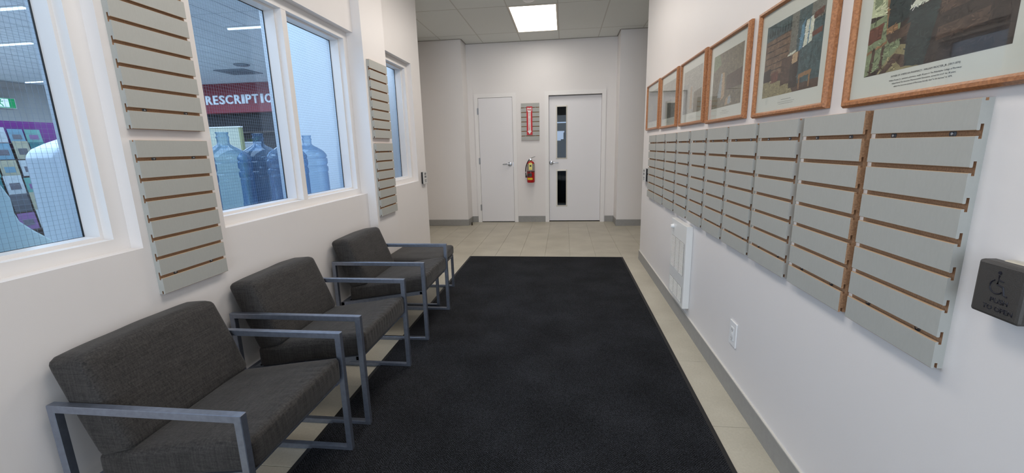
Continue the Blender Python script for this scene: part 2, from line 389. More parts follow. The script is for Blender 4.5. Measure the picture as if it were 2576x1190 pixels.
# ------------------------------------------------------------------ windows
def ring(x0, x1, y0, y1, z0, z1, wy0, wy1, wz0, wz1, name, m, parent, bevel=0.0015):
    """rectangular ring in the YZ plane between x0 and x1"""
    b = MB(); b.box(x0, x1, y0, y0+wy0, z0, z1); b.box(x0, x1, y1-wy1, y1, z0, z1)
    b.box(x0, x1, y0+wy0, y1-wy1, z0, z0+wz0); b.box(x0, x1, y0+wy0, y1-wy1, z1-wz1, z1)
    return b.build(name, m, parent)
def window(name, y0, y1, mull, label):
    root = struct(thing(name, None, None)); root['label'] = label
    fr = ring(-1.798, -1.657, y0, y1, ZS, ZH, .057, .057, .046, .052, 'window_frame', frame_m, root)
    edges = [y0+.057]
    if mull:
        bx('mullion', -1.798, -1.657, mull-.024, mull+.024, ZS+.046, ZH-.052, frame_m, root, bevel=.0015, seg=1)
        edges += [mull-.024, mull+.024]
    edges.append(y1-.057)
    for k in range(0, len(edges), 2):
        a, b = edges[k], edges[k+1]
        ring(-1.764, -1.697, a, b, ZS+.046, ZH-.052, .012, .012, .013, .012, 'glazing_stop', frame_m, root)
        ga, gb, gz0, gz1 = a+.012, b-.012, ZS+.059, ZH-.064
        ring(-1.7665, -1.7615, ga, gb, gz0, gz1, .003, .003, .001, .003, 'gasket', gasket_m, root)
        bx('pane', -1.772, -1.7665, a, b, ZS+.046, ZH-.052, pane_m, root)
        wm = MB(); yy = ga+.009
        while yy < gb: wm.box(-1.7697, -1.7691, yy-.00025, yy+.00025, gz0, gz1); yy += .0165
        zz = gz0+.008
        while zz < gz1: wm.box(-1.7697, -1.7691, ga, gb, zz-.00025, zz+.00025); zz += .0165
        o = wm.build('wire_mesh', mat('wire', (146, 158, 174), .5, .3), root); o['kind'] = 'stuff'
    return root
window('window_1', -0.12, 1.426, 0.62, 'wired glass window nearest the camera looking onto the card rack')
window('window_2', 1.838, 3.365, 2.594, 'two-pane wired glass window with water bottles behind it')
window('window_3', 3.70, 4.646, None, 'narrow wired glass window past the pier')

# ------------------------------------------------------------------ doors on the end wall
def casing(name, d, parent, w=.053, proud=.016, depth=.12):
    x0, x1, z1 = d; b = MB()
    b.box(x0-w, x0, YEND-proud, YEND, 0, z1+w); b.box(x1, x1+w, YEND-proud, YEND, 0, z1+w); b.box(x0, x1, YEND-proud, YEND, z1, z1+w)
    b.box(x0, x0+.012, YEND-proud, YEND+depth, 0, z1); b.box(x1-.012, x1, YEND-proud, YEND+depth, 0, z1); b.box(x0+.012, x1-.012, YEND-proud, YEND+depth, z1-.012, z1)
    return b.build(name, frame_m, parent)
def lever(parent, xr, z, yf, sgn, length=.12):
    h = MB(); h.lathe([(.0, -.0), (.036, -.001), (.038, .003), (.034, .012), (.018, .016), (.014, .04), (.0, .041)], (xr, yf, z), 24, 'y')
    for i, v in enumerate(h.v): h.v[i] = (v[0], yf-(v[1]-yf), v[2])
    h.tube([(xr, yf-.038, z), (xr+sgn*.02, yf-.05, z+.002), (xr+sgn*.05, yf-.052, z+.002), (xr+sgn*length, yf-.048, z-.002)], [.011, .012, .011, .008], 12)
    return h.build('door_handle', brushed_m, parent, smooth=True)
d1 = struct(thing('door_1', None, None, (0, 0, 0))); d1['label'] = 'narrow plain white closet door with lever handle'
casing('door_frame', D1, d1)
bx('door_leaf', D1[0]+.015, D1[1]-.016, YEND-.010, YEND+.034, .012, D1[2]-.016, door_m, d1, bevel=.0015, seg=1)
bx('threshold_gap', D1[0]+.012, D1[1]-.012, YEND+.002, YEND+.03, 0, .011, gap_m, d1)
bx('shadow_gap', D1[0]+.012, D1[1]-.012, YEND+.03, YEND+.05, 0, D1[2]-.012, gap_m, d1)
for z in (1.905, 1.075, .262):
    h = MB(); h.tube([(D1[0]+.007, YEND-.02, z-.055), (D1[0]+.007, YEND-.02, z+.055)], .008, 10); h.box(D1[0]-.008, D1[0]+.02, YEND-.018, YEND-.0165, z-.05, z+.05)
    h.build('hinge', brushed_m, d1)
lever(d1, -.917, 1.014, YEND-.010, -1)
bx('strike', D1[1]-.016, D1[1]-.010, YEND-.0185, YEND-.005, .97, 1.05, brushed_m, d1)
d2 = struct(thing('door_2', None, None, (0, 0, 0))); d2['label'] = 'wide white door with two narrow vision panels'
casing('door_frame', D2, d2)
yf = YEND+.062; lites = [(-.108, .046, 1.10, 1.945), (-.106, .046, .283, .882)]
dl = MB(); x0, x1, z1 = D2[0]+.014, D2[1]-.014, D2[2]-.022
dl.box(x0, -.108, yf, yf+.044, .012, z1); dl.box(.046, x1, yf, yf+.044, .012, z1)
dl.box(-.108, .046, yf, yf+.044, .012, .283); dl.box(-.108, .046, yf, yf+.044, .882, 1.10); dl.box(-.108, .046, yf, yf+.044, 1.945, z1)
dl.build('door_leaf', door_m, d2)
for a, b, c, d in lites:
    m = MB(); w_ = .02
    def strip(q): m.prism([(0, 0), (w_+.004, 0), (w_+.004, .004), (w_*.5, .014), (0, .009)], q[0], q[1], q[2])
    m.prism([(0, 0), (w_, 0), (w_, .004), (0, .014)], a-w_, b+w_, lambda u, v, t: (t, yf-v, d+u-.002)); m.prism([(0, 0), (w_, 0), (w_, .004), (0, .014)], a-w_, b+w_, lambda u, v, t: (t, yf-v, c-u+.002))
    m.prism([(0, 0), (w_, 0), (w_, .004), (0, .014)], c-w_, d+w_, lambda u, v, t: (b+u-.002, yf-v, t)); m.prism([(0, 0), (w_, 0), (w_, .004), (0, .014)], c-w_, d+w_, lambda u, v, t: (a-u+.002, yf-v, t))
    m.build('vision_moulding', mat('vision_moulding', (222, 218, 208), .35), d2)
    bx('pane', a, b, yf+.018, yf+.024, c, d, liteglass_m, d2)
bx('threshold_gap', D2[0]+.012, D2[1]-.012, yf+.005, yf+.04, 0, .0115, gap_m, d2)
lever(d2, -.205, 1.020, yf, 1)
# dim back room seen through the vision panels
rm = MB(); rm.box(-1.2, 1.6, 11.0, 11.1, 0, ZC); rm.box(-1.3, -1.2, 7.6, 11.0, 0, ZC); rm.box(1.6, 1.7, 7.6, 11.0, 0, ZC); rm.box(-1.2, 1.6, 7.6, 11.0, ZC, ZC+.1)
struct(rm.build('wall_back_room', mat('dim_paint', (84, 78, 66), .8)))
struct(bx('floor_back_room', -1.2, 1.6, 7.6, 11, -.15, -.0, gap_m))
bw_ = struct(thing('back_room_glow', None, None)); bw_['label'] = 'added glowing patch and bar at the far end of the back room'  # emissive pieces added to give the bright marks inside the upper vision panel
bx('pane', -.17, .02, 10.96, 10.98, 1.43, 1.66, mat('patch_glow', (230, 240, 255), .5, emit=(220, 234, 255), estr=.8), bw_)  # added self-lit patch, not glazing
bx('glowing_bar', -.2, .4, 10.94, 10.96, 1.85, 1.875, mat('bar_glow', (230, 240, 255), .5, emit=(220, 234, 255), estr=.9), bw_)
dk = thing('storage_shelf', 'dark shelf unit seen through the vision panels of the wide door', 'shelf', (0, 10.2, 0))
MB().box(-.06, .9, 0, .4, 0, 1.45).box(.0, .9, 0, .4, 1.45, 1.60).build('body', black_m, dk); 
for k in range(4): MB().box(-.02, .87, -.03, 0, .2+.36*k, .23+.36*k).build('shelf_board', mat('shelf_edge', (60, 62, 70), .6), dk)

# ------------------------------------------------------------------ ceiling light and detector
t = thing('ceiling_light', 'bright white recessed troffer light in the tiled ceiling', 'light', (-.38, 6.265, ZC))
f = MB(); a, b = .305, .612
f.box(-a, a, -b, -b+.02, -.006, .01); f.box(-a, a, b-.02, b, -.006, .01); f.box(-a, -a+.02, -b+.02, b-.02, -.006, .01); f.box(a-.02, a, -b+.02, b-.02, -.006, .01)
f.build('frame', mat('troffer_frame', (214, 206, 190), .4), t); MB().box(-a+.02, a-.02, -b+.02, b-.02, .0, .006).build('diffuser', diffuser_m, t)
t = thing('smoke_detector', 'round white detector on the ceiling in front of the troffer', 'detector', (-.40, 5.40, ZC))
MB().lathe([(.075, .0), (.075, -.012), (.06, -.03), (.03, -.038), (0, -.038)], n=28).build('housing', whiteplas, t, smooth=True)

# ------------------------------------------------------------------ slat wall panels
PZ, SH, TH, NB = .0768, .0652, .024, .0115
HP = 7*PZ+SH
def slat_mesh(raw=False):
    b = MB(); h = SH
    poly = [(.024, .0012), (.0232, 0), (.0185, 0), (.0175, .0015), (.0175, .013), (NB, .013), (NB, h-.006), (.0175, h-.006), (.0175, h), (.0232, h), (.024, h-.0008)]
    sm = [2, 2, 1, 1, 1, 1, 1, 1, 2, 2, 0]
    b.prism(poly, -.5, .5, lambda u, v, a_: (a_, u, v), capmi=1 if raw else 0, sidemi=sm)
    return b.mesh('slat', [slat_m, mdf_m, lipedge_m])
SL, SLR = slat_mesh(), slat_mesh(True)
def back_mesh(raw=False):
    b = MB(); b.box(-.5, .5, 0, NB, 0, HP)
    me = b.mesh('back_board', [mdf_m, slat_m])
    for p in me.polygons:
        if abs(p.normal.x) > .5 and not raw: p.material_index = 1
    return me
BK, BKR = back_mesh(), back_mesh(True)
scr = MB(); scr.lathe([(0, 0), (.0095, 0), (.0095, .0008), (.0055, .0012)], n=14, axis='y', mi=0); scr.lathe([(.0034, .0012), (.003, .0028), (0, .0032)], n=10, axis='y', mi=1)
SCR = scr.mesh('screw', [washer_m, steel_m], smooth=True)
def panel(loc, rotz, width, label, group, raw=False, name='slat_panel'):
    r = thing(name, label, 'panel', loc, rotz, group)
    o = link('back_board', BKR if raw else BK, r); o.scale.x = width
    for k in range(8):
        o = link('slat', SLR if raw else SL, r, (0, 0, k*PZ)); o.scale.x = width
    for k in (0, 6):
        for xx in (-.5+.22, .5-.22):
            link('screw', SCR, r, (xx*width, NB, k*PZ+SH+(PZ-SH)/2))
    return r
rp = [(1.018, 1.331), (1.365, 1.680), (1.722, 2.036), (2.073, 2.383), (2.428, 2.722), (2.775, 3.060), (3.125, 3.420), (3.475, 3.800), (3.850, 4.170), (4.205, 4.510)]
ordn = ['second', 'third', 'fourth', 'fifth', 'sixth', 'seventh', 'eighth', 'ninth']
for k, (a, b) in enumerate(rp):
    lab = ('grey slat panel nearest the push plate in the row on the right wall' if k == 0 else
           'grey slat panel with raw brown end, second from the push plate in the row' if k == 1 else
           'grey slat panel at the far end of the row below the pictures' if k == 9 else
           'grey slat panel below the pictures, %s from the push plate' % ordn[k-1])
    panel((XR, (a+b)/2, .777), PI/2, b-a, lab, 'slat panels in a row on the right wall', raw=(k == 1))
g = 'slat panels stacked beside the left windows'
panel((X1, 1.62, .760), -PI/2, .330, 'lower grey slat panel on the wall between the two large windows', g)
panel((X1, 1.62, 1.404), -PI/2, .330, 'upper grey slat panel on the wall between the two large windows', g)
panel((X2, 3.578, .758), -PI/2, .345, 'lower grey slat panel on the pier beside the narrow window', g)
panel((X2, 3.578, 1.402), -PI/2, .345, 'upper grey slat panel on the pier beside the narrow window', g)
panel((-.555, YEND, 1.408), PI, .305, 'small grey slat panel holding the red extinguisher sign between the doors', None)

# ------------------------------------------------------------------ pictures
def pm(name, col, var=.38, sc=45):
    m = mat(name, col, .55, var=var, vscale=sc); m['rgb'] = list(col); return m
_tones = {}
def tone(m, f):
    key = (m.name, f)
    if key not in _tones:
        c = m['rgb']; _tones[key] = mat(m.name+'_tone', [min(255, v_*f+(6 if f > 1 else 0)) for v_ in c], .55); _tones[key]['rgb'] = c
    return _tones[key]
PAPER = mat('print_paper', (222, 226, 216), .6)
def frame_mesh(w, h, fw=.021, dp=.022):
    b = MB(); prof = [(0, 0), (0, dp*.55), (fw*.3, dp), (fw*.7, dp), (fw, dp*.6), (fw, 0)]
    n = len(prof)
    rings = []
    for (sx, sz) in ((-1, -1), (1, -1), (1, 1), (-1, 1)):
        i = len(b.v)
        for u, v in prof: b.v.append((sx*(w/2-u), v, sz*(h/2-u)))
        rings.append(i)
    for q in range(4):
        a_, c_ = rings[q], rings[(q+1) % 4]
        for k in range(n-1): b.f.append((a_+k, a_+k+1, c_+k+1, c_+k)); b.mi.append(0)
    return b.mesh('picture_frame', oak_m, smooth=False)
PW, PH = .568, .442
FM = frame_mesh(PW, PH)
def picture(yc, z0, label, bg, polys, margins=(.052, .052, .058, .055), caption=None, tilt=0):
    r = thing('framed_picture', label, 'picture', (XR-.001, yc, z0+PH/2), PI/2, 'framed prints in a row above the slat panels')
    r.rotation_euler = (0, tilt, PI/2)
    link('picture_frame', FM, r)
    MB().box(-PW/2+.015, PW/2-.015, .001, .008, -PH/2+.015, PH/2-.015).build('paper_mount', PAPER, r)
    l, rr, bo, to = margins; iw, ih = PW-.042, PH-.042
    # local x runs away from the camera: flip so the print reads from the corridor
    X0, X1_ = iw/2-l+.021*0, -iw/2+rr; Z0, Z1 = -ih/2+bo, ih/2-to
    b = MB(); mats = [bg]; P = lambda u, v, d: (X0+(X1_-X0)*u, .0082+d, Z0+(Z1-Z0)*v)
    b.quad([P(0, 0, 0), P(1, 0, 0), P(1, 1, 0), P(0, 1, 0)], 0)
    rg = random.Random(int(yc*1000)); cl_ = lambda q_: max(0.0, min(1.0, q_))
    for k, (m, pts) in enumerate(polys):
        if m not in mats: mats.append(m)
        pp = []
        for a_, c_ in zip(pts, pts[1:]+pts[:1]):
            for q_ in range(6):
                f_ = q_/6; u_, v_ = a_[0]+(c_[0]-a_[0])*f_, a_[1]+(c_[1]-a_[1])*f_
                if 0 < u_ < 1 and 0 < v_ < 1: u_ = cl_(u_+.010*noise.noise(Vector((u_*23, v_*23, k)))); v_ = cl_(v_+.012*noise.noise(Vector((u_*21, v_*25, k+9))))
                pp.append(P(u_, v_, .00002*(k+1)))
        b.quad(pp, mats.index(m))
    def inside(u_, v_, pts):
        c = False; n_ = len(pts)
        for q_ in range(n_):
            (xa, ya), (xb, yb2) = pts[q_], pts[(q_+1) % n_]
            if (ya > v_) != (yb2 > v_) and u_ < (xb-xa)*(v_-ya)/(yb2-ya)+xa: c = not c
        return c
    for k in range(1100):     # brush dabs in a lighter or darker tone of the colour beneath
        u_, v_ = rg.uniform(.015, .985), rg.uniform(.015, .985); m = bg; last = 0
        for q_, (m_, pts) in enumerate(polys):
            if inside(u_, v_, pts): m = m_
        mm = tone(m, rg.choice((.76, .87, 1.12, 1.24)))
        if mm not in mats: mats.append(mm)
        a_ = rg.choice((0, 0, PI/2, .6, -.5))+rg.uniform(-.3, .3); l_ = rg.uniform(.006, .022); w2 = rg.uniform(.0018, .005); z_ = .0006+.0000002*k
        qs = []
        for du, dv in ((-l_, -w2), (l_, -w2*.4), (l_*.8, w2), (-l_*.9, w2*.8)):
            qs.append(P(cl_(u_+du*math.cos(a_)-dv*math.sin(a_)), cl_(v_+(du*math.sin(a_)+dv*math.cos(a_))*1.3), z_))
        b.quad(qs, mats.index(mm))
    b.build('print', mats, r)
    if caption:
        for (txt, hh, zz, ww) in caption: text_mesh(txt, hh, ink_m, 'caption', r, (0, .0084, zz), (-1, 0, 0), (0, 0, 1), .0001, width=ww, align='CENTER')
    MB().box(-PW/2+.018, PW/2-.018, .0105, .0115, -PH/2+.018, PH/2-.018).build('glazing', picglass_m, r)
    return r
brown = pm('print_brown', (84, 66, 54)); dkbrown = pm('print_dark_brown', (52, 42, 36)); teal = pm('print_dark_teal', (38, 54, 54)); green = pm('print_sage', (134, 148, 112), .12)
cream = pm('print_cream', (206, 214, 174), .08); tan = pm('print_tan', (150, 116, 80), .15); redbrown = pm('print_red_brown', (106, 62, 46)); whitep = pm('print_white', (220, 226, 206), .04)
floorc = pm('print_floor', (150, 142, 104), .15); grn2 = pm('print_blue_green', (72, 96, 98)); blue = pm('print_blue', (96, 142, 164), .12); greyp = pm('print_grey', (120, 122, 112), .15)
brick = pm('print_shelf_brown', (122, 98, 76)); olive = pm('print_olive', (124, 116, 94), .35, 45); paleblue = pm('print_pale_blue', (160, 172, 176), .12); flesh = pm('print_buff', (186, 160, 124), .12)
lgrey = pm('print_light_grey', (176, 176, 164), .1, 30); lgrey2 = pm('print_soft_grey', (158, 160, 154), .1, 30)
desk = [(cream, [(0, .55), (.28, .5), (.28, 1), (0, 1)]), (green, [(0, .0), (.3, .12), (.26, .55), (0, .5)]), (green, [(.02, .62), (.09, .65), (.10, 1), (.02, 1)]),
        (floorc, [(.12, 0), (.62, 0), (.55, .18), (.3, .22), (.2, .12)]),
        (redbrown, [(.34, .55), (1, .62), (1, 1), (.42, 1)]), (dkbrown, [(.46, 0), (1, 0), (1, .7), (.46, .62)]), (tan, [(.36, .70), (.95, .80), (.95, .83), (.36, .73)]),
        (whitep, [(.40, .74), (.66, .80), (.64, .84), (.46, .80)]), (brown, [(.56, .16), (.86, .2), (.86, .3), (.56, .26)]), (brown, [(.56, .36), (.86, .4), (.86, .5), (.56, .46)]),
        (redbrown, [(0, .30), (.12, .33), (.13, .47), (0, .44)]), (tan, [(0, .20), (.18, .27), (.18, .29), (0, .225)]), (brown, [(.04, 0), (.07, .02), (.08, .25), (.05, .24)]), (brown, [(.13, .04), (.155, .05), (.165, .27), (.14, .26)]),
        (tan, [(.12, .86), (.2, .9), (.26, .34), (.17, .30)]), (teal, [(.17, .40), (.42, .44), (.44, .74), (.36, .86), (.20, .84), (.16, .66)]), (teal, [(.34, .02), (.50, 0), (.56, .5), (.34, .48)]),
        (whitep, [(.33, .49), (.47, .50), (.50, .63), (.40, .60)]), (brown, [(.14, .0), (.26, .16), (.34, .12), (.36, .02), (.33, .02), (.28, .08), (.2, .0)]), (brown, [(.16, .34), (.36, .38), (.34, .28), (.2, .26)])]
cap1 = [('FATHER OF AMERICAN PHARMACY - WILLIAM PROCTER, JR. (1817-1874)', .0058, -PH/2+.062, .205),
        ('William Procter, Jr., operated a pharmacy, taught 20 years in The Philadelphia College of Pharmacy;', .0048, -PH/2+.052, .215),
        ('helped found The American Pharmaceutical Association, served the U.S.P. for 30 years;', .0048, -PH/2+.044, .19),
        ('edited the American Journal of Pharmacy; literally died "in the harness" in 1874.', .0048, -PH/2+.036, .175)]
picture(1.207, 1.397, 'oak framed print of a dark desk, nearest picture on the right wall', dkbrown, desk, caption=cap1, tilt=.004)
shop2 = [(brick, [(0, .3), (.5, .3), (.5, .8), (0, .8)]), (grn2, [(0, .78), (.5, .82), (.5, 1), (0, 1)]), (greyp, [(.48, .5), (.62, .5), (.6, 1), (.48, 1)]), (grn2, [(.6, .1), (1, .1), (1, 1), (.6, 1)]),
         (floorc, [(0, 0), (.6, 0), (.5, .17), (0, .24)]), (greyp, [(.8, .78), (1, .8), (1, 1), (.8, 1)])] + \
        [(dkbrown, [(.02, .36+.09*k), (.47, .37+.09*k), (.47, .383+.09*k), (.02, .373+.09*k)]) for k in range(5)] + \
        [(teal, [(.05+.05*k, .84), (.085+.05*k, .84), (.072+.05*k, .93), (.062+.05*k, .93)]) for k in range(9)] + \
        [(blue, [(.64, .5), (.70, .52), (.72, .86), (.66, .80)]), (whitep, [(.71, .52), (.84, .56), (.86, .86), (.73, .82)]), (blue, [(.77, .54), (.785, .54), (.80, .85), (.785, .85)]),
         (dkbrown, [(.0, .38), (.15, .4), (.15, .22), (.0, .22)]), (brown, [(.36, .12), (.66, .14), (.66, .5), (.36, .46)]), (dkbrown, [(.52, .06), (.66, .06), (.66, .42), (.52, .4)]),
         (redbrown, [(.16, .18), (.3, .2), (.3, .34), (.16, .32)]), (tan, [(.68, .15), (.88, .18), (.88, .23), (.68, .2)]), (tan, [(.69, .02), (.71, .02), (.71, .17), (.69, .17)]), (tan, [(.85, .02), (.87, .02), (.87, .19), (.85, .19)]),
         (whitep, [(.46, .47), (.6, .5), (.6, .53), (.46, .5)]), (redbrown, [(.84, .6), (.98, .62), (.98, .68), (.84, .66)]), (redbrown, [(.84, .8), (.98, .83), (.98, .9), (.84, .87)]), (flesh, [(.55, .36), (.64, .38), (.64, .5), (.55, .48)])]
capl = [(.0045, -PH/2+.058, .075), (.0035, -PH/2+.049, .13), (.0035, -PH/2+.042, .11)]
def faint(r):
    b = MB()
    for hh, zz, ww in capl: b.box(-ww/2, ww/2, .0083, .0084, zz, zz+hh*.35)
    b.build('caption', mat('faint_ink', (150, 154, 148), .7), r)
faint(picture(1.863, 1.404, 'oak framed print with a blue window, second picture from the camera', brown, shop2, caption=None))
forest = [(green, [(0, .7), (.3, .8), (.2, 1), (0, 1)]), (brown, [(.5, .3), (1, .3), (1, .6), (.5, .55)]), (paleblue, [(.2, .2), (.34, .18), (.40, .62), (.30, .62)]), (flesh, [(.34, .12), (.46, .2), (.44, .62), (.36, .64)]), (brown, [(.46, .42), (.95, .45), (.95, .46), (.46, .43)]), (flesh, [(.5, .02), (.72, .04), (.66, .2), (.52, .14)]), (paleblue, [(.58, .04), (.7, .04), (.68, .18), (.6, .16)])]
faint(picture(2.525, 1.411, 'oak framed print in mottled olive, third picture from the camera', olive, forest))
faint(picture(3.155, 1.422, 'oak framed pale print, fourth picture from the camera', lgrey, [(lgrey2, [(0, 0), (.3, .0), (.3, .7), (0, .7)]), (flesh, [(.4, .1), (.52, .1), (.5, .6), (.42, .6)]), (olive, [(.6, 0), (1, 0), (1, .5), (.6, .45)])]))
faint(picture(3.815, 1.427, 'oak framed grey print, fifth picture from the camera', lgrey2, [(greyp, [(.2, 0), (.7, 0), (.7, .5), (.2, .5)]), (lgrey, [(0, .7), (1, .75), (1, 1), (0, 1)])]))
faint(picture(4.455, 1.434, 'oak framed grey print at the far end of the picture row', lgrey2, [(lgrey, [(0, 0), (.5, .1), (.5, .6), (0, .5)])]))

# ------------------------------------------------------------------ wall heater, outlet, push plates
t = thing('wall_heater', 'white wall heater with louvered grilles under the slat panels', 'heater', (XR, 3.16, 0))
MB().box(-.044, 0, -.2, .203, .160, .746).build('housing', heater_m, t, bevel=.003, seg=2)
def grille(z0, z1, n, name):
    b = MB().box(-.0445, -.0435, -.165, .178, z0, z1).build(name, heater_dark, t)
    q = MB(); dz = (z1-z0)/n
    for c in range(3):
        ya = -.165+c*.1145+.004; yb_ = ya+.1065
        for k in range(n):
            zc = z0+dz*(k+.5)
            q.prism([(-.0445, zc-dz*.22), (-.0465, zc-dz*.26), (-.0465, zc-dz*.02), (-.0445, zc+dz*.2)], ya, yb_, lambda u, v, a_: (u, a_, v))
    o = q.build('louver', mat('louver_enamel', (236, 236, 232), .35), b); o['kind'] = 'stuff'
grille(.386, .620, 27, 'upper_grille'); grille(.190, .302, 13, 'lower_grille')
MB().lathe([(0, -.066), (.013, -.066), (.016, -.050), (.017, -.0445)], (0, .142, .690), 18, 'x').build('thermostat_knob', whiteplas, t, smooth=True)
t = thing('power_outlet', 'white wall outlet plate below the slat panels', 'outlet', (XR, 2.174, .335))
MB().box(-.007, 0, -.043, .043, -.065, .065).build('cover_plate', whiteplas, t, bevel=.003, seg=2)
MB().box(-.0095, -.007, -.018, .018, -.036, .036).build('receptacle', whiteplas, t, bevel=.001, seg=1)
q = MB()
for s in (-1, 1):
    q.box(-.0099, -.0094, -.0085, -.006, s*.022-.004, s*.022+.004); q.box(-.0099, -.0094, .005, .0075, s*.022-.004, s*.022+.004); q.box(-.0099, -.0094, -.003, .001, s*.022-.0105, s*.022-.0075)
q.build('slot', black_m, t); 
for s in (-1, 1): MB().box(-.0108, -.0095, -.009, .009, s*.0045-.003, s*.0045+.003).build('test_button', whiteplas, t)

t = thing('push_plate', 'black push to open plate with wheelchair symbol beside the nearest slat panel', 'door button', (XR, .884, 1.011))
MB().box(-.022, 0, -.075, .030, -.046, .0560).build('back_box', mat('satin_steel', (205, 200, 186), .35, .6), t, bevel=.006, seg=3)
pb = MB().box(-.043, -.012, -.044, .052, -.055, .053).build('plate', mat('textured_black', (66, 63, 60), .5, bump=.3, bscale=400), t, bevel=.006, seg=2)
ink2 = mat('engraved_ink', (22, 22, 34), .5)
ring_ = MB(); XF = -.0432
# symbol drawn with u to the reader's right (towards -Y)
sy_ = lambda u, z: (XF, .004-u, z)
ring_.tube([sy_(-.002+.0135*math.cos(math.radians(a_)), .007+.0135*math.sin(math.radians(a_))) for a_ in range(115, 340, 15)], .0013, 8)
ring_.tube([sy_(-.001, .030), sy_(-.002, .012), sy_(.010, .009), sy_(.014, -.006), sy_(.020, -.007)], .0015, 8)
ring_.tube([sy_(-.001, .021), sy_(.009, .019)], .0012, 8)
ring_.lathe([(0, -.001), (.0032, -.001), (.0032, .001), (0, .001)], sy_(-.001, .0350), 14, 'x')
ring_.build('wheelchair_symbol', ink2, t, smooth=True)
text_mesh('PUSH', .0098, ink2, 'lettering', t, (XF+.0002, .014, -.0245), (0, -1, 0), (0, 0, 1), .0006, bold=.012, width=.034)
text_mesh('TO OPEN', .0098, ink2, 'lettering', t, (XF+.0002, .026, -.0405), (0, -1, 0), (0, 0, 1), .0006, bold=.012, width=.058)

def edge_plate(x, sgn, y0, y1, label):
    r = thing('push_plate', label, 'door button', (x, (y0+y1)/2, .985)); hw = (y1-y0)/2
    MB().box(0, sgn*.022, -hw*.8, hw*.8, -.068, .062).build('back_box', black_m, r, bevel=.002, seg=1)
    MB().box(sgn*.024, sgn*.032, -hw, hw, -.072, .066).build('plate', mat('steel_plate', (214, 214, 212), .4, .2), r, bevel=.002, seg=1)
    q = MB()
    for k, (z, h_) in enumerate(((.03, .022), (-.002, .022), (-.034, .01), (-.05, .008))): q.box(sgn*.032, sgn*.0325, -hw*.45, hw*.45, z, z+h_)
    q.build('engraving', mat('grey_ink', (120, 120, 122), .6), r)
edge_plate(X1, 1, 4.735, 4.865, 'steel push plate at the far corner of the left wall')
edge_plate(XR, -1, 4.60, 4.74, 'steel push plate at the far corner of the right wall past the slat panels')

# ------------------------------------------------------------------ fire extinguisher and sign
t = thing('fire_extinguisher', 'red fire extinguisher with yellow tag hung between the doors', 'extinguisher', (-.553, YEND-.085, .70))
MB().lathe([(.0, .0), (.058, .0), (.064, .008), (.066, .02), (.066, .29), (.062, .325), (.045, .352), (.02, .362), (0, .362)], n=32).build('cylinder', red_m, t, smooth=True)
def arc(r_, z0, z1, a0, a1, name, m):
    b = MB(); n = 12; i0 = 0
    for k in range(n+1):
        a_ = math.radians(a0+(a1-a0)*k/n); b.v += [(r_*math.cos(a_), r_*math.sin(a_), z0), (r_*math.cos(a_), r_*math.sin(a_), z1)]
    for k in range(n): b.f.append((2*k, 2*k+2, 2*k+3, 2*k+1)); b.mi.append(0)
    b.build(name, m, t, smooth=True)
arc(.0668, .195, .315, 200, 350, 'steel_label', label_m)
arc(.0669, .10, .16, 215, 290, 'instruction_label', mat('dark_label', (60, 56, 54), .5, var=.3, vscale=80)); arc(.0669, .048, .082, 215, 300, 'yellow_label', yellow2)
arc(.0667, .175, .190, 180, 360, 'dark_band', black_m)
MB().lathe([(.02, .355), (.02, .375), (.015, .38), (.015, .405), (0, .406)], n=18).build('valve', mat('brass_valve', (150, 120, 90), .3, .9), t, smooth=True)
MB().tube([(-.012, 0, .392), (.02, -.005, .415), (.078, -.01, .436)], [.008, .006, .0045], 8).build('lever', brushed_m, t, smooth=True)
MB().tube([(0, 0, .388), (.03, -.005, .383), (.078, -.01, .362)], [.007, .006, .0045], 8).build('carry_handle', brushed_m, t, smooth=True)
MB().lathe([(0, .0), (.014, .0), (.014, .012), (0, .012)], (0, -.03, .392), 14, 'y').build('gauge', steel_m, t, smooth=True)
hp = []
for k in range(11):
    a_ = k/10; hp.append((-.012-.075*math.sin(a_*PI*.62)-.0, -.02, .392-.27*a_**1.35))
MB().tube(hp, .008, 10).build('hose', black_m, t, smooth=True)
MB().tube([hp[-1], (hp[-1][0]+.004, -.02, .085)], [.012, .014], 10).build('nozzle', black_m, t, smooth=True)
tg = MB().box(-.028, .030, -.073, -.0715, .215, .335).build('inspection_tag', yellow_m, t)
MB().box(-.014, .016, -.0738, -.0731, .27, .296).build('stamp', black_m, tg)
bx('wall_bracket', -.03, .03, .0, .084, .30, .345, steel_m, t)

t = thing('extinguisher_sign', 'red and white arrow sign reading fire extinguisher on the small slat panel', 'sign', (-.566, YEND-.031, 1.495))
MB().box(-.049, .049, -.003, .002, 0, .462).build('plate', redsign, t)
ar = MB(); pl = [(0, .012), (.037, .066), (.021, .066), (.021, .372), (.036, .392), (.036, .44), (.012, .44), (0, .432), (-.012, .44), (-.036, .44), (-.036, .392), (-.021, .372), (-.021, .066), (-.037, .066)]
ar.prism(pl, -.0031, -.0042, lambda u, v, a_: (u, a_, v)); ar.build('arrow', whitepaint, t)
text_mesh('FIRE', .03, redsign, 'lettering', t, (0, -.0042, .393), (1, 0, 0), (0, 0, 1), .0006, bold=.03, width=.064, align='CENTER')
for k, ch in enumerate('EXTINGUISHER'):
    text_mesh(ch, .0185, redsign, 'lettering', t, (0, -.0042, .352-k*.0252), (1, 0, 0), (0, 0, 1), .0006, bold=.02, width=.021 if ch != 'I' else .006, align='CENTER')

# door stop
t = thing('door_stop', 'small dark metal door stop on the floor by the left baseboard corner', 'door stop', (-1.565, 7.14, 0))
MB().lathe([(.018, 0), (.018, .006), (.01, .01), (.01, .03), (.014, .034), (.012, .045), (0, .046)], n=16).build('post', mat('dark_bronze', (70, 60, 50), .4, .8), t, smooth=True)

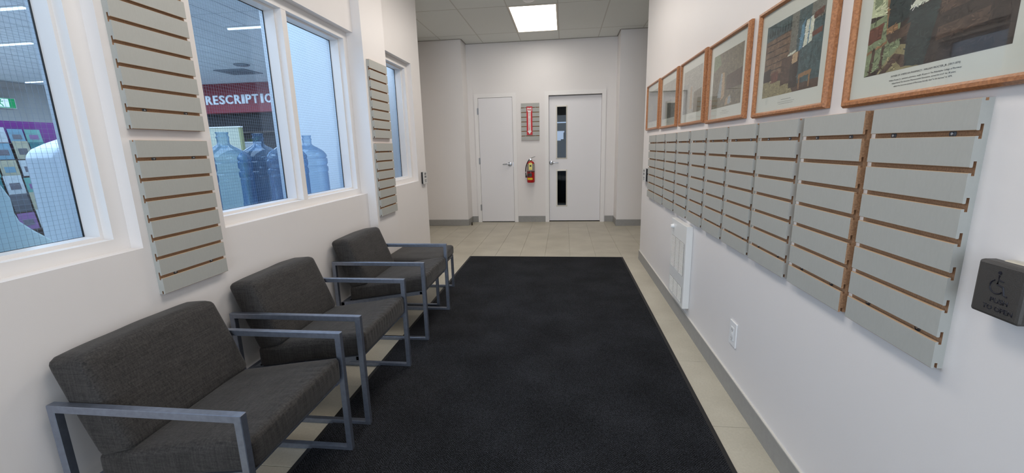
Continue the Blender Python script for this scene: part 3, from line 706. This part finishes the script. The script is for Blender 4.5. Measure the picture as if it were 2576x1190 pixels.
# ------------------------------------------------------------------ entrance mat
t = thing('floor_mat', 'long black herringbone entrance mat with rubber edge', 'mat', (0, 0, 0))
MB().box(-1.118, .672, -1.4, 4.978, .003, .0085).build('carpet', carpet_m, t, bevel=.002, seg=1)
e_ = MB(); poly = [(0, 0), (.022, 0), (.022, .006), (.004, .002)]
e_.box(-1.14, -1.116, -1.42, 5.0, 0, .0045); e_.box(.670, .694, -1.42, 5.0, 0, .0045); e_.box(-1.116, .670, 4.976, 5.0, 0, .0045); e_.box(-1.116, .670, -1.42, -1.396, 0, .0045)
e_.build('rubber_edge', rubber_m, t, bevel=.0015, seg=1)

# ------------------------------------------------------------------ chairs
def cushion_mesh(quad, y0, y1, r, puff, name, wrinkle=0, seed=0, n=22, edge_drop=0.0):
    """quad: (x,z) front-bottom, front-top, back-top, back-bottom"""
    fb, ft, bt, bb = [Vector(p) for p in quad]
    L = ((fb-bb).length+(ft-bt).length)/2; H = ((ft-fb).length+(bt-bb).length)/2; W = y1-y0
    bm = bmesh.new(); bmesh.ops.create_cube(bm, size=2.0); bmesh.ops.subdivide_edges(bm, edges=bm.edges[:], cuts=n, use_grid_fill=True)
    hl, hw, hh = L/2, W/2, H/2
    def warp(t_): return math.copysign(1-(1-abs(t_))**1.25, t_)
    for v in bm.verts:
        p = Vector((v.co.x*hl, v.co.y*hw, v.co.z*hh))
        for k, h_ in enumerate((hl, hw, hh)):
            pass
        c_ = Vector((max(-hl+r, min(hl-r, p.x)), max(-hw+r, min(hw-r, p.y)), max(-hh+r, min(hh-r, p.z))))
        d = p-c_
        # faces lie on the cube surface; pull onto rounded surface
        if d.length > 1e-9:
            m_ = max(abs(d.x), abs(d.y), abs(d.z)); d = d.normalized()*r
            p = c_+d
        s, q, t_ = p.x/hl, p.y/hw, p.z/hh
        bz = puff*(1-s**4)*(1-q**4)
        if t_ > 0: p.z += bz*t_
        else: p.z += bz*.35*t_
        p.x += puff*.5*(1-q**4)*(1-t_**2)*s**3
        p.y += puff*.35*(1-s**4)*(1-t_**2)*q**3
        if wrinkle:
            fm = max(0, min(1, (s-.55)/.35))
            p.z += wrinkle*fm*math.sin(q*W/.040*PI+3.6*noise.noise(Vector((q*5, s*2, seed))))*(.4+.6*noise.noise(Vector((q*3, 5, seed))))*(1 if t_ > 0 else .2)
            p.x += wrinkle*.6*fm*math.sin(q*W/.03*PI+2*noise.noise(Vector((q*5, t_, seed))))*max(0, t_+.6)*.6
        nn = noise.noise(Vector((p.x*9+seed, p.y*9, p.z*9)))*.0035; p.z += nn; p.x += nn*.5
        s, t_ = p.x/hl, p.z/hh
        a_, b_ = (s+1)/2, (t_+1)/2
        bot = bb.lerp(fb, a_); top = bt.lerp(ft, a_); xz = bot.lerp(top, b_)
        # lerp clamps nothing: extrapolates for puffed points
        v.co = Vector((xz.x, (y0+y1)/2+p.y, xz.y))
    bmesh.ops.recalc_face_normals(bm, faces=bm.faces)
    me = bpy.data.meshes.new(name); bm.to_mesh(me); bm.free(); me.materials.append(fabric_m)
    for p in me.polygons: p.use_smooth = True
    return me
def loop_frame(x0, x1, z0, z1, y0, y1, t_):
    b = MB(); o = [(x0, z0), (x1, z0), (x1, z1), (x0, z1)]; i_ = [(x0+t_, z0+t_), (x1-t_, z0+t_), (x1-t_, z1-t_), (x0+t_, z1-t_)]
    for yy in (y0, y1):
        for p in o: b.v.append((p[0], yy, p[1]))
        for p in i_: b.v.append((p[0], yy, p[1]))
    for k in range(4):
        k2 = (k+1) % 4
        b.f += [(k, k2, 4+k2, 4+k), (8+k, 8+k2, 12+k2, 12+k), (k, k2, 8+k2, 8+k), (4+k, 4+k2, 12+k2, 12+k)]; b.mi += [0]*4
    return b
WC = .586
def chair(y0, label, seed, dx=0):
    r = thing('lounge_chair', label, 'chair', (dx, y0, 0), 0, 'charcoal lounge chairs along the left wall')
    for s in (0, WC-.025):
        loop_frame(-1.577, -.925, 0, .562, s, s+.025, .025).build('side_frame', frame_metal, r, bevel=.0018, seg=1)
        b = MB(); b.prism([(-.950, .332), (-.950, .356), (-1.552, .262), (-1.552, .238)], s+(.025 if s == 0 else -.02), s+(.045 if s == 0 else 0), lambda u, v, a_: (u, a_, v)); b.build('seat_rail', frame_metal, r)
    MB().box(-.975, -.955, .025, WC-.025, .332, .350).build('cross_bar', frame_metal, r); MB().box(-1.552, -1.53, .025, WC-.025, .24, .262).build('cross_bar', frame_metal, r)
    MB().prism([(-.985, .346), (-.985, .352), (-1.50, .272), (-1.50, .266)], .055, WC-.055, lambda u, v, a_: (u, a_, v)).build('seat_board', dark_board, r)
    link('seat_cushion', cushion_mesh([(-.932, .350), (-.932, .463), (-1.485, .372), (-1.485, .268)], .030, WC-.030, .022, .009, 'seat_cushion', wrinkle=.004, seed=seed, n=56), r)
    link('back_cushion', cushion_mesh([(-1.346, .396), (-1.462, .706), (-1.594, .693), (-1.474, .358)], .030, WC-.030, .024, .010, 'back_cushion', seed=seed+3), r)
    return r
# back cushion quad is front-bottom, front-top, back-top, back-bottom: thickness runs along x
chair(1.000, 'charcoal fabric lounge chair with grey metal arms, nearest the camera', 1)
chair(1.741, 'charcoal fabric lounge chair with grey metal arms, middle of the three', 2)
chair(2.667, 'charcoal fabric lounge chair with grey metal arms, beside the ottoman', 3)
t = thing('ottoman', 'backless charcoal fabric ottoman on low metal loops past the last chair', 'ottoman', (0, 3.30, 0))
for s in (.012, .516): loop_frame(-1.50, -1.035, 0, .325, s, s+.022, .022).build('side_frame', frame_metal, t, bevel=.0018, seg=1)
MB().box(-1.058, -1.038, .034, .516, .303, .324).build('cross_bar', frame_metal, t); MB().box(-1.498, -1.478, .034, .516, .303, .324).build('cross_bar', frame_metal, t)
link('seat_cushion', cushion_mesh([(-1.028, .326), (-1.028, .412), (-1.512, .412), (-1.512, .326)], .0, .545, .022, .008, 'seat_cushion', wrinkle=.002, seed=9), t)
MB().lathe([(0, 0), (.006, 0), (.006, .014), (0, .016)], (-1.047, .538, .395), 10, 'y').build('bolt', mat('bolt_metal', (90, 86, 80), .4, .8), t)

# ------------------------------------------------------------------ shop beyond the glass
sw = mat('shop_wall', (190, 188, 186), .7, var=.04, vscale=4); sf = mat('shop_floor', (205, 203, 198), .5); sc_ = mat('shop_ceiling_tile', (205, 210, 216), .8, bump=.1)
struct(MB().box(-11.2, -2.5, -3, 9.5, -.15, -.002).box(-2.5, XB, -3, 3.62, -.15, -.002).build('floor_shop', sf), 'shop floor beyond the wired glass')
shc = struct(MB().box(-11.2, -2.5, -3, 9.5, 2.82, 2.9).box(-2.5, XB, -3, 3.62, 2.82, 2.9).build('ceiling_shop', mat('shop_tbar', (150, 155, 162), .6)), 'ribbed tile ceiling of the shop beyond the glass')
cmm = MB().box(-.146, .146, -.605, .605, 2.803, 2.82).mesh('tile', sc_)
k = 0
for i in range(29):
    for j in range(7):
        xc, yc = -2.1-.305*i, 1.6+1.22*j
        if xc-.3 < -11.1 or xc < -(yc+.6)*2.2-1.0: continue
        if (yc+.6 > 3.6 and xc+.3 > -2.6): continue
        link('tile', cmm, shc, (xc, yc, 0)); k += 1
for (yy, x0, x1) in ((4.07, -6.4, -5.35), (5.24, -8.1, -6.9), (7.75, -10.6, -9.6), (5.16, -4.05, -3.2)):
    f_ = thing('tube_light', 'thin bright strip light on the shop ceiling, %s' % {4.07: 'highest in the nearest window', 5.24: 'middle one in the nearest window', 7.75: 'farthest one in the nearest window', 5.16: 'seen through the two-pane window'}[yy], 'light', ((x0+x1)/2, yy, 2.79))
    MB().box(-(x1-x0)/2, (x1-x0)/2, -.03, .03, 0, .012).build('housing', heater_m, f_); MB().box(-(x1-x0)/2+.01, (x1-x0)/2-.01, -.012, .012, -.016, 0).build('tube', light_strip, f_, bevel=.004)
t = thing('ceiling_vent', 'square grey air diffuser on the shop ceiling', 'vent', (-6.02, 7.80, 2.8)); 
MB().box(-.30, .30, -.26, .26, -.012, .003).build('frame', mat('vent_grey', (120, 130, 140), .5), t)
for q_ in (.2, .12, .05): MB().box(-q_, q_, -q_*.85, q_*.85, -.016-(.2-q_)*.03, -.012).build('vane', mat('vent_vane', (96, 106, 116), .5), t)
t = thing('ceiling_speaker', 'round dome on the shop ceiling beside the air diffuser', 'speaker', (-5.50, 7.22, 2.8)); MB().lathe([(.125, 0), (.125, -.008), (.10, -.02), (0, -.026)], n=28).build('dome', mat('dome', (120, 128, 138), .3), t, smooth=True)
struct(bx('wall_shop_far', -11.2, -2.5, 9.4, 9.5, 0, 2.9, sw)); struct(bx('wall_shop_left', -11.2, -11.1, -3, 9.5, 0, 2.9, sw)); struct(bx('wall_shop_near', -11.2, XB, -3.1, -3, 0, 2.9, sw))
struct(bx('wall_shop_partition', -2.5, XB, 3.62, 3.70, 0, 2.9, mat('partition_white', (226, 228, 230), .6)), 'white partition behind the right pane of the two-pane window')
struct(bx('wall_nook', -2.5, XB, YE-.2, YE-.12, 0, 2.9, wall_m))
struct(bx('ceiling_nook', -2.5, XB, 3.7, YE-.12, 2.82, 2.9, sc_))
# window reveals on the shop side
rv = MB()
for a, b in recesses:
    rv.box(-1.808, -1.798, a, a+.05, ZS, ZH); rv.box(-1.808, -1.798, b-.05, b, ZS, ZH)
struct(rv.build('trim_1', frame_m))

# prescription fascia
t = thing('fascia_sign', 'dark red shop fascia with white letters seen through the two-pane window', 'sign', (-7.0, 9.0, 0))
fm_ = mat('fascia_red', (138, 40, 52), .5, var=.05, vscale=30)
MB().box(-2.2, 3.2, 0, .25, 2.19, 2.80).build('board', fm_, t)
letters = [('P', -8.02, -7.875), ('R', -7.81, -7.657), ('E', -7.633, -7.521), ('S', -7.486, -7.361), ('C', -7.332, -7.166), ('R', -7.125, -6.969), ('I', -6.949, -6.889), ('P', -6.854, -6.726), ('T', -6.703, -6.565), ('I', -6.503, -6.446), ('O', -6.405, -6.233), ('N', -6.195, -6.037), ('S', -6.009, -5.898)]
lm_ = mat('sign_letter', (225, 228, 232), .4, emit=(220, 228, 240), estr=.25)
for ch, xa, xb in letters:
    text_mesh(ch, .188, lm_, 'letter', t, (xa+7.0, -.03, 2.369), (1, 0, 0), (0, 0, 1), -.03, bold=.022, width=xb-xa)
# dark dispensary under the fascia
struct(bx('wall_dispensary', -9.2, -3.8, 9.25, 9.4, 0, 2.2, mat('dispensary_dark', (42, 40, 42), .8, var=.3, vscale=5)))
t = thing('dispensary_shelf', 'dark stocked shelf unit under the red fascia', 'shelf', (-6.2, 9.05, 0))
for z in (.9, 1.3, 1.75): MB().box(-1.3, 1.6, 0, .2, z, z+.03).build('shelf_board', mat('dark_shelf', (70, 60, 54), .6), t)
MB().box(-1.3, 1.6, .16, .2, 0, 2.15).build('back_panel', mat('dark_back', (38, 36, 38), .8), t)
# gondola end with yellow item, plant and box
t = thing('display_gondola', 'cream display unit end behind the water bottles', 'shelf', (-5.2, 6.0, 0))
MB().box(-.75, .43, 0, .05, 0, 1.685).build('end_panel', mat('cream_panel', (186, 188, 170), .6), t); MB().box(.43, .46, 0, .05, 0, 1.685).build('edge_strip', mat('olive_edge', (150, 152, 110), .6), t)
MB().box(-.76, .465, -.01, .055, 1.685, 1.70).build('top', whitepaint, t)
t = thing('yellow_bag', 'yellow bag standing on top of the cream display unit', 'bag', (-5.52, 6.023, 1.70))
MB().box(-.12, .10, -.02, .02, 0, .06).box(-.10, .07, -.02, .02, .06, .14).box(-.07, .03, -.018, .018, .14, .20).build('bag', mat('yellow_bag', (224, 205, 60), .5), t, smooth=True)
t = thing('potted_plant', 'leafy green plant beside the cream display unit', 'plant', (-5.04, 6.62, 1.335))
MB().lathe([(.05, 0), (.065, .10), (.07, .11), (0, .11)], n=18).build('pot', mat('dark_pot', (50, 48, 46), .6), t, smooth=True)
lf = mat('leaf_green', (70, 96, 54), .5)
for k in range(22):
    a_ = k*2.4; el = random.uniform(.3, 1.3); L_ = random.uniform(.14, .26)
    d_ = Vector((math.cos(a_)*math.cos(el), math.sin(a_)*math.cos(el), math.sin(el))); s_ = Vector((-math.sin(a_), math.cos(a_), 0))*.025
    p0 = Vector((0, 0, .10)); p1 = p0+d_*L_*.6; p2 = p0+d_*L_+Vector((0, 0, -.05))
    lb = MB(); lb.quad([p0, p1-s_, p2, p1+s_]); lb.build('leaf', lf, t)
bx_ = thing('storage_box', 'pale box beside the plant behind the water bottles', 'box', (-4.865, 6.34, 1.335)); MB().box(-.115, .115, -.08, .08, 0, .125).build('carton', mat('pale_box', (200, 206, 220), .5), bx_, bevel=.004); MB().box(-.12, .12, -.085, .085, .125, .145).build('lid', mat('pale_lid', (214, 218, 228), .5), bx_)
t = thing('counter', 'dark counter carrying the plant and the pale box in the shop', 'counter', (-4.3, 6.5, 0)); MB().box(-.95, 1.0, -.30, .30, 0, 1.31).build('body', mat('counter_dark', (48, 46, 50), .6), t); MB().box(-.97, 1.02, -.32, .32, 1.31, 1.335).build('worktop', mat('counter_top', (80, 76, 74), .4), t)
for m_ in ():
    pass

# water bottles on a ledge
t = thing('bottle_ledge', 'white ledge behind the two-pane window carrying water bottles', 'shelf', (-2.06, 2.65, 0))
MB().box(-.19, .19, -.69, .80, .905, .935).build('board', mat('ledge', (180, 190, 200), .5), t); 
for s in (-.66, .76): MB().box(-.17, .17, s-.02, s+.02, 0, .905).build('support', mat('ledge', (180, 190, 200), .5), t)
bprof = [(0, .004), (.10, .0), (.125, .008), (.134, .025), (.134, .045), (.131, .05), (.131, .20), (.128, .208), (.134, .220), (.134, .250), (.127, .258), (.127, .268), (.134, .278), (.134, .312), (.126, .322), (.133, .332), (.131, .345), (.112, .372), (.080, .395), (.050, .412), (.035, .422), (.031, .432), (.031, .455), (.034, .460), (.034, .468), (.030, .472), (.030, .484), (.034, .487), (.034, .493), (.028, .494)]
bmesh_b = MB(); bmesh_b.lathe(bprof, n=40); bmesh_b.f.pop(); bmesh_b.mi.pop()
BM = bmesh_b.mesh('water_bottle', bottle_m, smooth=True)
blabels = ['empty blue water bottle half hidden at the left edge of the two-pane window', 'big empty blue water bottle, first full one behind the left pane', 'empty blue water bottle before the dark counter behind the left pane',
           'empty blue water bottle behind the mullion of the two-pane window', 'empty blue water bottle standing alone behind the right pane']
for yy, lb in zip((2.085, 2.365, 2.665, 2.945, 3.215), blabels):
    o = link('water_bottle', BM, None, (-1.99, yy, .936)); tag(o, lb, 'bottle', 'blue water bottles behind the two-pane window')

# things seen through window 1
def rounded(name, x0, x1, y0, y1, z0, z1, r, m, parent=None, seg=5): return MB().box(x0, x1, y0, y1, z0, z1).build(name, m, parent, bevel=r, seg=seg, smooth=True)
t = thing('water_dispenser', 'white rounded plastic cabinet standing right behind the nearest window', 'dispenser', (-2.21, 1.604, 0))
wp = mat('dispenser_white', (206, 214, 222), .25)
b = MB(); b.prism([(0, 0), (.33, 0), (.33, 1.435), (.146, 1.392), (.08, 1.368), (.03, 1.345), (.008, 1.325), (0, 1.30)], -.09, .07, lambda u, v, a_: (a_, u, v)); b.build('housing', wp, t, bevel=.02, seg=4, smooth=True)
t = thing('plastic_bin', 'pale mint moulded bin low in the corner of the nearest window', 'bin', (-1.92, .9, 0))
MB().prism([(-.4, .0), (.56, .0), (.56, .90), (.456, 1.0), (.40, 1.055), (.37, 1.09), (.362, 1.12), (.362, 1.171), (.33, 1.26), (.2, 1.29), (-.4, 1.29)], -.03, .03, lambda u, v, a_: (a_, u, v)).build('shell', mat('mint_plastic', (214, 228, 222), .35), t, bevel=.01, seg=3, smooth=True)

# exit sign on the far shop wall
t = thing('exit_sign', 'green running man exit sign high on the far shop wall', 'sign', (-11.06, 7.38, 2.30), PI/2)
MB().box(-.42, .42, -.06, -.01, 0, .20).build('housing', whitepaint, t)
MB().box(-.40, .40, -.068, -.06, .01, .19).build('panel', mat('exit_green', (20, 150, 90), .5, emit=(20, 160, 95), estr=.6), t)
wm_ = mat('exit_white', (240, 250, 245), .5, emit=(235, 250, 242), estr=.7)
q = MB(); q.box(.02, .30, -.0685, -.068, .02, .18); q.build('symbol_field', wm_, t)
q = MB(); gr_ = bpy.data.materials['exit_green']
q.lathe([(0, 0), (.017, 0), (0, .001)], (.17, -.0695, .155), 12, 'y'); q.tube([(.16, -.069, .135), (.15, -.069, .085)], .013, 6); q.tube([(.15, -.069, .085), (.12, -.069, .06), (.12, -.069, .03)], .008, 6); q.tube([(.15, -.069, .085), (.185, -.069, .065), (.20, -.069, .03)], .008, 6)
q.tube([(.16, -.069, .13), (.125, -.069, .115), (.11, -.069, .09)], .006, 6); q.tube([(.16, -.069, .13), (.195, -.069, .12), (.21, -.069, .135)], .006, 6)
q.build('running_man', gr_, t)

# greeting card rack
t = thing('card_rack', 'tiered greeting card rack with purple header behind the nearest window', 'rack', (-5.0, 3.3, 0))
purple = mat('header_purple', (112, 34, 122), .5); rk = mat('rack_brown', (70, 56, 52), .7)
MB().box(-.5, -.44, -1.6, 1.9, 0, 1.62).build('back_panel', rk, t)
MB().box(-.44, -.40, -1.6, 1.9, 1.40, 1.672).build('header', purple, t)
rows = [(-.36, 1.46), (-.27, 1.30), (-.18, 1.14), (-.09, .98), (0, .82), (.09, .66)]
for (xx, zz) in rows: MB().box(xx-.045, xx+.03, -1.6, 1.9, zz-.012, zz).build('tier', rk, t)
MB().box(-.44, .0, -1.6, 1.9, 0, .6).build('base', rk, t)
cols = [('teal', (44, 104, 108)), ('white', (176, 182, 184)), ('pink', (150, 112, 132)), ('pale blue', (108, 142, 158)), ('mint', (98, 150, 142)), ('grey', (84, 84, 90)), ('cream', (160, 156, 134)), ('lilac', (124, 88, 132))]
cmats = {n_: mat('card_'+n_.replace(' ', '_'), c_, .5, var=.12, vscale=30) for n_, c_ in cols}
band = mat('card_print', (96, 92, 100), .5, var=.3, vscale=60)
rown = ['top', 'second', 'third', 'fourth', 'fifth', 'bottom']; pos = ['first', 'second', 'third', 'fourth', 'fifth', 'sixth', 'seventh', 'eighth']
cidx = 0
for ri, (xx, zz) in enumerate(rows):
    for ci in range(7):
        yy = 3.02+.145*ci+random.uniform(-.01, .01) - (0.05*ri)
        nm, _ = cols[(ri*3+ci*2+random.randint(0, 1)) % 8]; hh = random.uniform(.13, .18); ww = random.uniform(.060, .068)
        c_ = thing('greeting_card', '%s greeting card, %s from the camera in the %s row of the rack' % (nm, pos[ci], rown[ri]), 'card', (-5.0+xx, yy, zz+.0015), 0, 'greeting cards in the rack')
        b = MB(); b.prism([(.0, 0), (.004, 0), (-.016, hh), (-.020, hh)], -ww, ww, lambda u, v, a_: (u, a_, v)); b.build('folded_card', cmats[nm], c_)
        b = MB(); z0 = hh*.25; z1 = hh*.6
        f_ = lambda v: .0045-.020*v/hh
        b.quad([(f_(z0), -ww*.6, z0), (f_(z0), ww*.6, z0), (f_(z1), ww*.6, z1), (f_(z1), -ww*.6, z1)]); b.build('printed_motif', band if (ri+ci) % 2 else cmats[cols[(ri+ci*3+5) % 8][0]], c_)
